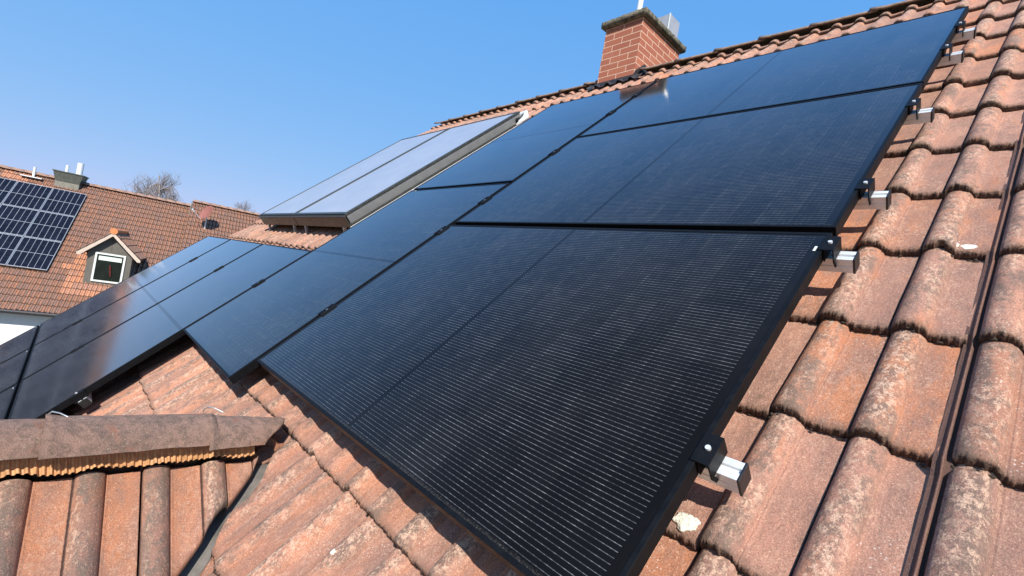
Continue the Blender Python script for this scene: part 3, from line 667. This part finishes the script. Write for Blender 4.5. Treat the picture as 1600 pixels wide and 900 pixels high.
# rails
def rail(s0, s1, t, lab):
    root = empty('mounting_rail', RM @ Matrix.Translation((s0, t, -.035)), label=lab, cat='mounting rail', group='aluminium rails under the solar panels')
    L = s1 - s0
    pr = [(-.02, -.04), (.02, -.04), (.02, -.022), (.0185, -.0205), (.02, -.019), (.02, 0), (.0045, 0), (.0045, -.006), (-.0045, -.006), (-.0045, 0), (-.02, 0), (-.02, -.019), (-.0185, -.0205), (-.02, -.022)]
    part('rail', MB().prism([(0, y, z) for (y, z) in pr], (L, 0, 0)), M_alu, root, True, bevel=.0008)
    for x in (L, -.004): part('end_cap', MB().box(x, x + .005, -.0215, .0215, -.0415, .0012), M_blackplastic, root, True, bevel=.0012)
    return root
RT = [.364, 1.085, 1.425, 2.082, 2.752, 3.105]
rn = ['lowest rail end, big beside the nearest panel', 'second rail from the bottom, ending by the near panel top corner', 'third rail from the bottom, under the middle panel', 'fourth rail from the bottom, under the middle panel top', 'fifth rail from the bottom, under the top panel', 'topmost rail, ending under the upper right panel corner']
for k, t in enumerate(RT):
    rail(-4.66 if k == 0 else -1.2, 1.823, t, 'silver ' + rn[k]); 
rail(-4.66, -1.125, -.668, 'dark rail end poking out under the left panel group')
for t in (-1.45, -2.45): rail(-4.66, -1.125, t, 'hidden rail under the lower row of the left group') if False else None
# roof hooks
def hook(s, t, lab=None):
    g = MB(); g.box(-.015, .015, -.02, .02, -.081, -.0755); g.box(-.015, .015, .016, .022, -.11, -.0755); g.box(-.015, .015, .022, .16, -.118, -.112)
    o = part('roof_hook', g, M_alu_dull, None); o.matrix_world = RM @ Matrix.Translation((s, t, 0)); return o
# clamps
def mid_clamp_proto():
    root = empty('mid_clamp'); g = MB()
    g.prism([(-.021, -.04, .0006), (-.021, -.04, .0052), (-.007, -.04, .0052), (-.007, -.04, -.003), (.007, -.04, -.003), (.007, -.04, .0052), (.021, -.04, .0052), (.021, -.04, .0006), (.0095, -.04, .0006), (.0095, -.04, -.02), (.007, -.04, -.02), (.007, -.04, -.0055), (-.007, -.04, -.0055), (-.007, -.04, -.02), (-.0095, -.04, -.02), (-.0095, -.04, .0006)], (0, .08, 0))
    part('clamp_plate', g, M_black, root, True, bevel=.0006)
    g = MB().tube([(0, 0, -.003), (0, 0, .004)], .005, 12); part('bolt', g, M_alu_dull, root, True); return root
mc = mid_clamp_proto(); used = False
def clamp_at(s, t, lab):
    global used
    o = mc if not used else copy_tree(mc); used = True
    o.matrix_world = RM @ Matrix.Translation((s, t, 0)); tag(o, lab, 'panel clamp', 'small clamps between neighbouring solar panels')
pos = ['lowest', 'second', 'third', 'fourth', 'fifth', 'topmost']
for k, t in enumerate(RT): clamp_at(-.010, t - .008, pos[k] + ' clamp counting up the seam left of the right panel column')
clamp_at(-PW - .028, .364, 'clamp on the seam between the smeared upright panel and the left group')
for k in (1, 2):
    for t, nm in ((.364, 'upper'), (-.668, 'lower')): clamp_at(-PW * (k + 1) - .022 * k - .022 , t, nm + (' clamp on the first seam' if k == 1 else ' clamp on the farther seam') + ' inside the left panel group')
def end_clamp_proto():
    root = empty('end_clamp'); g = MB()          # local origin: panel edge on rail centre, x outwards
    W = .034
    g.prism([(-.010, -W, .0006), (.0225, -W, .0006), (.0225, -W, -.036), (.0255, -W, -.036), (.0255, -W, .0036), (-.010, -W, .0036)], (0, 2 * W, 0))
    g.box(.002, .0045, -W, W, -.034, .0005)
    g.prism([(.0225, -W, -.0355), (.0255, -W, -.0355), (.0255, -W + .012, -.058), (.0225, -W + .012, -.058)], (0, .010, 0))
    part('clamp_body', g, M_black, root, True, bevel=.0008)
    part('bolt', MB().tube([(.010, 0, .003), (.010, 0, .0085)], .0052, 14), M_steel, root, True)
    return root
ec = end_clamp_proto(); SX = PL
for k, t in enumerate(RT):
    o = ec if k == 0 else copy_tree(ec); o.matrix_world = RM @ Matrix.Translation((SX, t - .004, 0))
    tag(o, pos[k] + ' black end clamp on the right edge of the panels, gripping its rail', 'end clamp', 'black end clamps along the right panel edge')
o = copy_tree(ec); o.matrix_world = RM @ Matrix.Translation((-PW - .034, -.668, 0)); tag(o, 'end clamp on the free edge of the left panel group beside the gable', 'end clamp', 'black end clamps along the right panel edge')

# ------------------------------------------------------------------ solar thermal collectors
def collector(s0, s1, t0, t1, lab):
    root = empty('thermal_collector', RM @ Matrix.Translation((s0, t0, -.06)), label=lab, cat='solar collector', group='solar thermal collectors left of the upright panels')
    W, L, D = s1 - s0, t1 - t0, .108
    part('casing', MB().box(.006, W - .006, .006, L - .006, 0, .088), M_greyside, root, True, bevel=.003)
    g = MB(); f = .030
    for a in ((0, W, 0, f), (0, W, L - f, L), (0, f, f, L - f), (W - f, W, f, L - f)): g.box(*a, .089, D)
    for a in ((-.004, W + .004, -.006, 0.004), (W - .004, W + .006, .0045, L), (-.006, .004, .0045, L)): g.box(*a, .010, .022)
    part('frame', g, M_greyframe, root, True, bevel=.002)
    g = MB().box(f - .004, W - f + .004, f - .004, L - f + .004, .09, D - .004); part('glass', g, M_coll, root, True)
    g = MB().box(-.002, W + .002, -.014, -.0065, -.004, .088); g.box(0, W, -.022, -.002, .088, .096); part('front_plate', g, M_greyframe, root, True, bevel=.001)
    for x in (.15, W - .15): part('bracket', MB().prism([(x - .012, .02, 0), (x - .012, -.01, -.0), (x - .012, -.045, -.085), (x - .012, -.035, -.09)], (.024, 0, 0)), M_alu_dull, root, True)
    return root
c1_ = collector(-3.74, -2.615, 1.19, 3.27, 'left one of the two grey framed thermal collectors')
c2_ = collector(-2.595, -1.43, 1.19, 3.27, 'right one of the two grey framed thermal collectors, beside the black panels')
# white edge trim and pipe beside the right collector
o = part('edge_trim', MB().prism([(-1.425, 1.17, -.068), (-1.412, 1.17, -.068), (-1.409, 1.17, -.058), (-1.425, 1.17, -.058)], (0, 2.1, 0), RM), M_pipe, None); tag(o, 'pale metal trim strip along the foot of the right collector', 'trim')
pts = [rw(-1.46, 3.28, -.0), rw(-1.40, 3.31, .0), rw(-1.37, 3.27, -.02), rw(-1.385, 3.19, -.04), rw(-1.42, 3.17, -.06)]
tag(part('insulated_pipe', MB().tube(pts, [.03, .034, .032, .026, .022], 12), M_pipe), 'white wrapped pipe elbow at the upper corner of the right collector', 'pipe')
part('pipe_stub', MB().tube([rw(-1.44, 3.20, -.02), rw(-1.395, 3.20, -.02)], .026, 14), M_blackplastic, c2_)

# ------------------------------------------------------------------ neighbouring house
ps, NP = R(-10.6), R(39.4)
NO = Vector((-23.65, -1.18, -1.90)); Ne = Vector((-math.sin(ps), math.cos(ps), 0)); Ng = Vector((-math.cos(ps), -math.sin(ps), 0)); Z = Vector((0, 0, 1))
NU = math.cos(NP) * Ng + math.sin(NP) * Z; NN = Ne.cross(NU); NN = -NN if NN.z < 0 else NN
def npt(e_, d, z): return NO + Ne * e_ - Ng * d + Z * z        # d = outwards towards us
NB = Matrix((Ne, -Ng, Z)).transposed().to_4x4(); NB.translation = NO
neb = empty('neighbour_house', loc=npt(0, -4, gz + 1.9), label='white house with red tiled roof, small dormer and its own solar panels', cat='house')
e_, u_, n_ = [np.array(x) for x in (Ne, NU, NN)]; o_ = np.array(NO)
def map_nb(A, B, N): return o_ + A[..., None] * e_ + B[..., None] * u_ + N[..., None] * n_
ka, kb = cols_rows(-46, 14, 0, 24)
EXN = 8.15 / 24
def nblock(ka, kb, nu=12, nv=2, a0=0., b0=-2.05):
    A_, B_, N_, U_, V_, r_, d_, w_ = tile_block(ka, kb, a0, b0, nu, nv, base=-.02); return A_, B_, N_ + prof(U_) * .45, U_, V_, r_, d_, w_
def orange_sel(ka, kb):
    a = ka * TP; b = -2.05 + kb * EX
    r_ = np.abs(np.sin(ka * 5.3 + kb * 9.1))
    return (((a > .25 + r_ * .3) & (a < 1.0) & (b > -.45) & (b < 1.0 + r_ * .6)) | ((a > .55) & (a < 2.5) & (b > -1.1) & (b < -.30)) | ((a > -3.) & (a < -2.2) & (b > 5.1) & (b < 5.9) & (r_ > .3)) | ((a > -2.1) & (a < -1.2) & (b > 4.9) & (b < 5.4) & (r_ > .2)))
inb = ((ka * TP < 1.05) | (ka * TP > 2.45) | (-2.05 + kb * EX < -.55) | (-2.05 + kb * EX > 1.3)) | True
os_ = orange_sel(ka, kb)
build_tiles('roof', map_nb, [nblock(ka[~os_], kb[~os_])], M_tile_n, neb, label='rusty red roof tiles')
for sl_, lb in ((kb * EX < 4, 'bright orange newer tiles beside and below the dormer'), ((kb * EX > 4) & (ka * TP < -2.15), 'larger patch of bright orange newer tiles near the ridge'), ((kb * EX > 4) & (ka * TP >= -2.15), 'small patch of bright orange newer tiles beside the chimney')):
    q_ = os_ & sl_; build_tiles('roof_patch', map_nb, [nblock(ka[q_], kb[q_])], M_tile_o, neb, label=lb)
UR = 6.13
def map_nb2(A, B, N):
    P = map_nb(A, B, N); top = np.array(NO + NU * UR); g_ = np.array(Ng); d = (P - top) @ g_; return P - 2 * d[..., None] * g_
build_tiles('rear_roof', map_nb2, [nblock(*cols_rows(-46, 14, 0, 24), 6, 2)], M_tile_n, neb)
g = MB(); 
for k in range(44):
    x = -13.5 + k * .40; cap_mesh(g, .43, .14, .12, lambda l, a, b, x=x: npt(x + l, -UR * math.cos(NP) + a, UR * math.sin(NP) + .02 + b + (.01 if l < .05 else 0)), half=1.4, seg=8, nl=2)
part('ridge_cap', g, M_tile_n if False else M_ridge, neb)
g = MB(); dw = 2.05 * math.cos(NP); zw = -2.05 * math.sin(NP)
back = -2 * UR * math.cos(NP) - dw
g.prism([(-13.3, dw - .45, gz + 1.9), (-13.3, dw - .45, zw + .15), (-13.3, -UR * math.cos(NP), UR * math.sin(NP) - .2), (-13.3, back + .45, zw + .15), (-13.3, back + .45, gz + 1.9)], (17.2, 0, 0), NB)
part('wall', g, M_plaster, neb)
g = MB().box(-13.5, 4.1, dw - .44, dw - .03, zw - .10, zw - .06, NB); g.box(-13.5, 4.1, dw - .03, dw, zw - .14, zw + .0, NB); part('eave_board', g, M_wood, neb)
g = MB(); g.tube([NB @ Vector((-13.5, dw + .07, zw - .05)), NB @ Vector((4.1, dw + .07, zw - .05))], .065, 10); part('gutter', g, M_lead, neb)
# dormer
DF = .22
g = MB(); g.prism([(1.12, DF, -.32), (2.52, DF, -.32), (2.52, DF, 1.17), (1.82, DF, 1.86), (1.12, DF, 1.17)], (0, -2.6, 0), NB); dm = part('dormer', g, M_clad, neb, label='small gabled dormer clad in grey-brown sheet')
g = MB(); 
for a in ((1.815, 1.825, DF + .001, DF + .004, 1.2, 1.8), (1.12, 2.52, DF + .001, DF + .004, 1.175, 1.185)): g.box(*a, NB)
part('cladding_seam', g, M_wood, dm)
def dslope(sign):
    pk = Vector((1.82, 0, 2.02)); ed = Vector((1.82 + sign * 1.0, 0, 1.06)); dirv = (pk - ed).normalized(); Ln = (pk - ed).length
    nr = Vector((sign * (pk.z - ed.z), 0, 1.0)).normalized()
    Z0 = np.array(NB @ Vector((0, 0, 0))); 
    def f(A, B, N):
        loc = np.zeros(A.shape + (3,)); loc[..., 0] = ed.x + dirv.x * B + nr.x * N; loc[..., 1] = A; loc[..., 2] = ed.z + dirv.z * B + nr.z * N
        Mx = np.array(NB)[:3, :3]; return loc @ Mx.T + np.array(NO)
    ka, kb = cols_rows(0, 11, 0, 4)
    b = tile_block(ka, kb, -2.75, 0., 12, 2, base=-.0); return build_tiles('dormer_roof', f, [b], M_tile_n, neb)
dslope(1); dslope(-1)
g = MB()
for s_ in (1, -1):
    g.prism([(1.82, DF + .22, 1.99), (1.82 + s_ * 1.0, DF + .22, 1.03), (1.82 + s_ * 1.0, DF + .22, .94), (1.82 + s_ * .9, DF + .22, .94), (1.82, DF + .22, 1.85)], (0, .035, 0), NB)
part('bargeboard', g, M_cream, dm)
g = MB()
for s_ in (1, -1): g.prism([(1.82, DF + .20, 1.93), (1.82 + s_ * .98, DF + .20, 1.00), (1.82 + s_ * .98, DF + .20, .97), (1.82, DF + .20, 1.90)], (0, -2.4, 0), NB)
part('soffit', g, M_wood, dm)
g = MB().tube([npt(1.82, DF + .26, 2.05), npt(1.82, -2.5, 2.05)], .10, 10); g.tube([npt(1.82, DF + .262, 2.05), npt(1.82, DF + .27, 2.05)], .13, 10); part('dormer_ridge', g, M_tile_o, dm) if False else part('dormer_ridge', g, simple('orange_clay', (.60, .22, .08), .8), dm)
WX0, WX1, WZ0, WZ1 = 1.35, 2.32, -.06, 1.12
wn_ = part('window', MB().box(WX0 + .05, WX1 - .05, DF + .004, DF + .014, WZ0 + .05, WZ1 - .05, NB), M_pane, neb, label='square dormer window with white frame')
g = MB(); fw = .068
for a in ((WX0, WX1, WZ0, WZ0 + fw), (WX0, WX1, WZ1 - fw, WZ1), (WX0, WX0 + fw, WZ0 + fw, WZ1 - fw), (WX1 - fw, WX1, WZ0 + fw, WZ1 - fw)): g.box(a[0], a[1], DF + .002, DF + .05, a[2], a[3], NB)
part('window_frame', g, M_white, wn_)
part('blind', MB().box(WX0 + .12, WX1 - .12, DF + .016, DF + .024, WZ1 - .30, WZ1 - .13, NB), M_blind, wn_)
g = MB()
for k, (z_, r_) in enumerate(((.22, .035), (.30, .045), (.38, .05), (.46, .045), (.54, .05), (.62, .035))): g.tube([npt(1.93 - .012 * k, DF + .02, z_ - .03), npt(1.93 - .012 * k, DF + .024 + .02, z_), npt(1.93 - .012 * k, DF + .02, z_ + .035)], [.01, r_, .01], 6)
part('red_ornament', g, M_red, wn_)
# neighbour chimney, vents, sweep step
g = MB(); CE0, CE1 = -1.22, -.38; cdz = -5.62 * math.cos(NP); cz = 5.62 * math.sin(NP)
g.box(CE0, CE1, cdz - .8, cdz, cz - .2, cz + .32, NB); cb = part('chimney', g, M_clad_light, neb, label='sheet metal clad chimney with two flue pipes')
g = MB(); g.add([NB @ Vector(p) for p in [(CE0 - .0, cdz + .01, cz + .28), (CE1, cdz + .01, cz + .28), (CE1, cdz - .82, cz + .28), (CE0, cdz - .82, cz + .28), (CE0 - .1, cdz + .08, cz + .70), (CE1 + .1, cdz + .08, cz + .70), (CE1 + .1, cdz - .9, cz + .70), (CE0 - .1, cdz - .9, cz + .70)]],
    [(0, 1, 5, 4), (1, 2, 6, 5), (2, 3, 7, 6), (3, 0, 4, 7), (4, 5, 6, 7), (0, 3, 2, 1)]); g.box(CE0 - .13, CE1 + .13, cdz - .93, cdz + .11, cz + .70, cz + .74, NB)
part('chimney_top', g, M_clad_green, cb)
part('flue_pipe', MB().tube([npt(CE1 - .15, cdz - .4, cz + .7), npt(CE1 - .15, cdz - .4, cz + 1.30)], .12, 12), M_pipe, cb)
part('flue_pipe', MB().tube([npt(CE0 + .25, cdz - .4, cz + .7), npt(CE0 + .25, cdz - .4, cz + 1.08)], .06, 12), M_pipe, cb)
g = MB().box(-2.35, -1.65, -5.75 * math.cos(NP) - .1, -5.75 * math.cos(NP) + .12, 5.75 * math.sin(NP) + .10, 5.75 * math.sin(NP) + .14, NB); part('sweep_step', g, M_pipe, neb)
part('vent_pipe', MB().tube([npt(-2.0, -6.0 * math.cos(NP), 3.7), npt(-2.0, -6.0 * math.cos(NP), 4.25)], .05, 10), M_pipe, neb)
# its right-hand part, set a little higher
n2h = empty('attached_house', loc=npt(8, -4, gz + 1.9), label='house attached to the right of the neighbour house, its tiled roof slightly higher', cat='house')
o2 = np.array(NO + Z * .27)
def map_n2(A, B, N): return o2 + A[..., None] * e_ + B[..., None] * u_ + N[..., None] * n_
A2 = 3.98
build_tiles('roof', map_n2, [nblock(*cols_rows(0, 34, 0, 24), 12, 2, A2)], M_tile_n, n2h, label='weathered red tiles, stepped up from the next roof')
def map_n3(A, B, N):
    P = map_n2(A, B, N); top = o2 + np.array(NU) * UR; g_ = np.array(Ng); d = (P - top) @ g_; return P - 2 * d[..., None] * g_
build_tiles('rear_roof', map_n3, [tile_block(*cols_rows(0, 34, 0, 24), A2, -2.05, 6, 2, base=-.02)], M_tile_n, n2h)
g = MB(); g.prism([(3.94, dw - .45, gz + 1.9), (3.94, dw - .45, zw + .10), (3.94, -UR * math.cos(NP), UR * math.sin(NP) - .10), (3.94, back + .45, zw + .30), (3.94, back + .45, gz + 1.9)], (9.8, 0, 0), NB); part('wall', g, M_plaster, n2h)
g = MB()
for k in range(25):
    x = 4.0 + k * .40; cap_mesh(g, .43, .14, .12, lambda l, a, b, x=x: npt(x + l, -UR * math.cos(NP) + a, UR * math.sin(NP) + .29 + b + (.01 if l < .05 else 0)), half=1.4, seg=8, nl=2)
part('ridge_cap', g, M_ridge, n2h)
g = MB(); g.prism([(3.93, -UR * .68, UR * .56), (3.93, -UR * math.cos(NP), UR * math.sin(NP) + .0), (3.93, -UR * math.cos(NP), UR * math.sin(NP) + .33), (3.93, -UR * .68, UR * .56 + .33)], (.04, 0, 0), NB); part('verge_board', g, M_clad_light, n2h)
# satellite dish
dd = NO + Ne * 4.72 + NU * 4.25
sd = empty('satellite_dish', loc=dd, label='terracotta coloured satellite dish on a short mast on the far roof', cat='satellite dish')
part('mast', MB().tube([dd - Z * .1, dd + Z * .75 - Ng * .25], .028, 10), M_pipe, sd)
g = MB(); fdir = (Vector((.45, -1, .55))).normalized(); a_ = fdir.cross(Z).normalized(); b_ = a_.cross(fdir); cc = dd + Z * .95 - Ng * .3; vs = []; fs = []
for i in range(7):
    for k in range(24): rr = .42 * i / 6; vs.append(cc + a_ * rr * math.cos(k * PI / 12) * .92 + b_ * rr * math.sin(k * PI / 12) + fdir * (.10 * (i / 6) ** 2))
for i in range(6):
    for k in range(24): fs.append((i * 24 + k, i * 24 + (k + 1) % 24, (i + 1) * 24 + (k + 1) % 24, (i + 1) * 24 + k))
g.add(vs, fs, True); dsh = part('dish', g, M_dish, sd); sm = dsh.modifiers.new('solid', 'SOLIDIFY'); sm.thickness = .012
g = MB().tube([cc - b_ * .42 + fdir * .1, cc - b_ * .30 + fdir * .62], .014, 8); g.tube([cc - b_ * .33 + fdir * .56, cc - b_ * .29 + fdir * .70], .04, 10); part('receiver_arm', g, M_pipe, sd)
# neighbour solar panels
p2 = panel_proto(M_alu_dull, M_cells_n, .015); NMX = Matrix((-Ne, NU, NN)).transposed()
cnt = 0
rown = ['bottom', 'middle', 'top']; coln = ['first', 'second', 'third', 'fourth', 'fifth', 'sixth', 'seventh', 'eighth']
NR = Matrix((Ne, NU, NN)).transposed().to_4x4(); NR.translation = NO
for r_ in range(3):
    for c_ in range(8):
        o = p2 if cnt == 0 else copy_tree(p2); cnt += 1
        Mx = NR @ Matrix.Translation((-1.15 * (c_) - 0.0, r_ * 1.765 + .03, .13)) @ Matrix.Rotation(PI / 2, 4, 'Z') @ Matrix.Diagonal((.988, 1.0, 1, 1))
        o.matrix_world = Mx; tag(o, 'silver framed blue-black panel on the neighbour roof, %s row, %s column from the right' % (rown[r_], coln[c_]), 'solar panel', 'silver framed panels on the neighbour roof')

# ------------------------------------------------------------------ bare trees far behind
def tree(name, base, H, seed, lab, weep=False, spread=.5, tr=.14):
    rnd = random.Random(seed); root = empty(name, loc=base, label=lab, cat='tree', group='bare trees behind the houses')
    tk, tw = MB(), MB(); base = Vector(base)
    def limb(p, d, L, r, n=5, wob=.14, grav=.0, mb=None, seg=4):
        pts = [p.copy()]; q = p.copy(); dd = d.copy()
        for i in range(n):
            dd = (dd + Vector((rnd.uniform(-1, 1), rnd.uniform(-1, 1), rnd.uniform(-.6, .8))) * wob + Vector((0, 0, grav * (i + 1) / n))).normalized(); q = q + dd * L / n; pts.append(q.copy())
        mb.tube(pts, [r * (1 - .6 * i / n) for i in range(n + 1)], seg, caps=False); return pts, dd
    trunk, _ = limb(base, Vector((0, 0, 1)), H * .9, tr, 9, .05, .1, tk, 8)
    for i in range(26 if not weep else 24):
        f = rnd.uniform(.42, .98); k = min(8, int(f * 9)); bp = trunk[k].lerp(trunk[k + 1], f * 9 - k)
        az = rnd.uniform(0, 2 * PI); el = rnd.uniform(.5, 1.1) if not weep else rnd.uniform(.35, 1.0)
        d = Vector((math.cos(az) * math.cos(el), math.sin(az) * math.cos(el), math.sin(el))); L = H * (1.05 - f) * (.36 if not weep else .30) + .6
        b1_, d1 = limb(bp, d, L, .040, 5, .16, -.10 if weep else .05, tk, 5)
        for j in range(7):
            g_ = rnd.uniform(.25, 1); k2 = min(4, int(g_ * 5)); p2_ = b1_[k2].lerp(b1_[k2 + 1], g_ * 5 - k2)
            az2 = az + rnd.uniform(-1.3, 1.3); el2 = el + rnd.uniform(-.7, .5)
            d2_ = Vector((math.cos(az2) * math.cos(el2), math.sin(az2) * math.cos(el2), math.sin(el2)))
            b2_, _ = limb(p2_, d2_, L * rnd.uniform(.35, .6), .016, 4, .2, -.5 if weep else .05, tw, 3)
            for q in range(6 if not weep else 8):
                p3 = b2_[rnd.randint(1, 4)]; az3 = rnd.uniform(0, 2 * PI); d3_ = Vector((math.cos(az3) * .6, math.sin(az3) * .6, .6 if not weep else -.2))
                limb(p3, d3_.normalized(), rnd.uniform(.35, .8) if not weep else rnd.uniform(.8, 1.9), .010, 3, .22, .1 if not weep else -1.4, tw, 3)
    part('trunk', tk, M_bark, root); part('crown', tw, M_twig, root)
def camray(px, py):
    return (cf + cr * ((px - 800) / 740.836) + cd * ((py - 450) / 740.836))
def at_px(px, py, dist):
    d = camray(px, py); d = Vector((d.x, d.y, 0)) / Vector((d.x, d.y, 0)).length; return Vector((cam.location.x, cam.location.y, 0)) * 1 + d * dist
cam.location = m.translation
b1 = at_px(234, 300, 50); tree('bare_tree', (b1.x, b1.y, gz), 12.6, 5, 'tall leafless tree with upright crown behind the neighbour ridge', spread=.5, tr=.11)
b2 = at_px(272, 300, 48); tree('bare_tree', (b2.x, b2.y, gz), 11.6, 9, 'leafless weeping birch with drooping twigs behind the neighbour ridge', weep=True, spread=.62, tr=.10)
b3 = at_px(388, 320, 75); tree('bare_tree', (b3.x, b3.y, gz), 13.3, 14, 'small distant leafless tree just left of the thermal collectors', spread=.5, tr=.10)
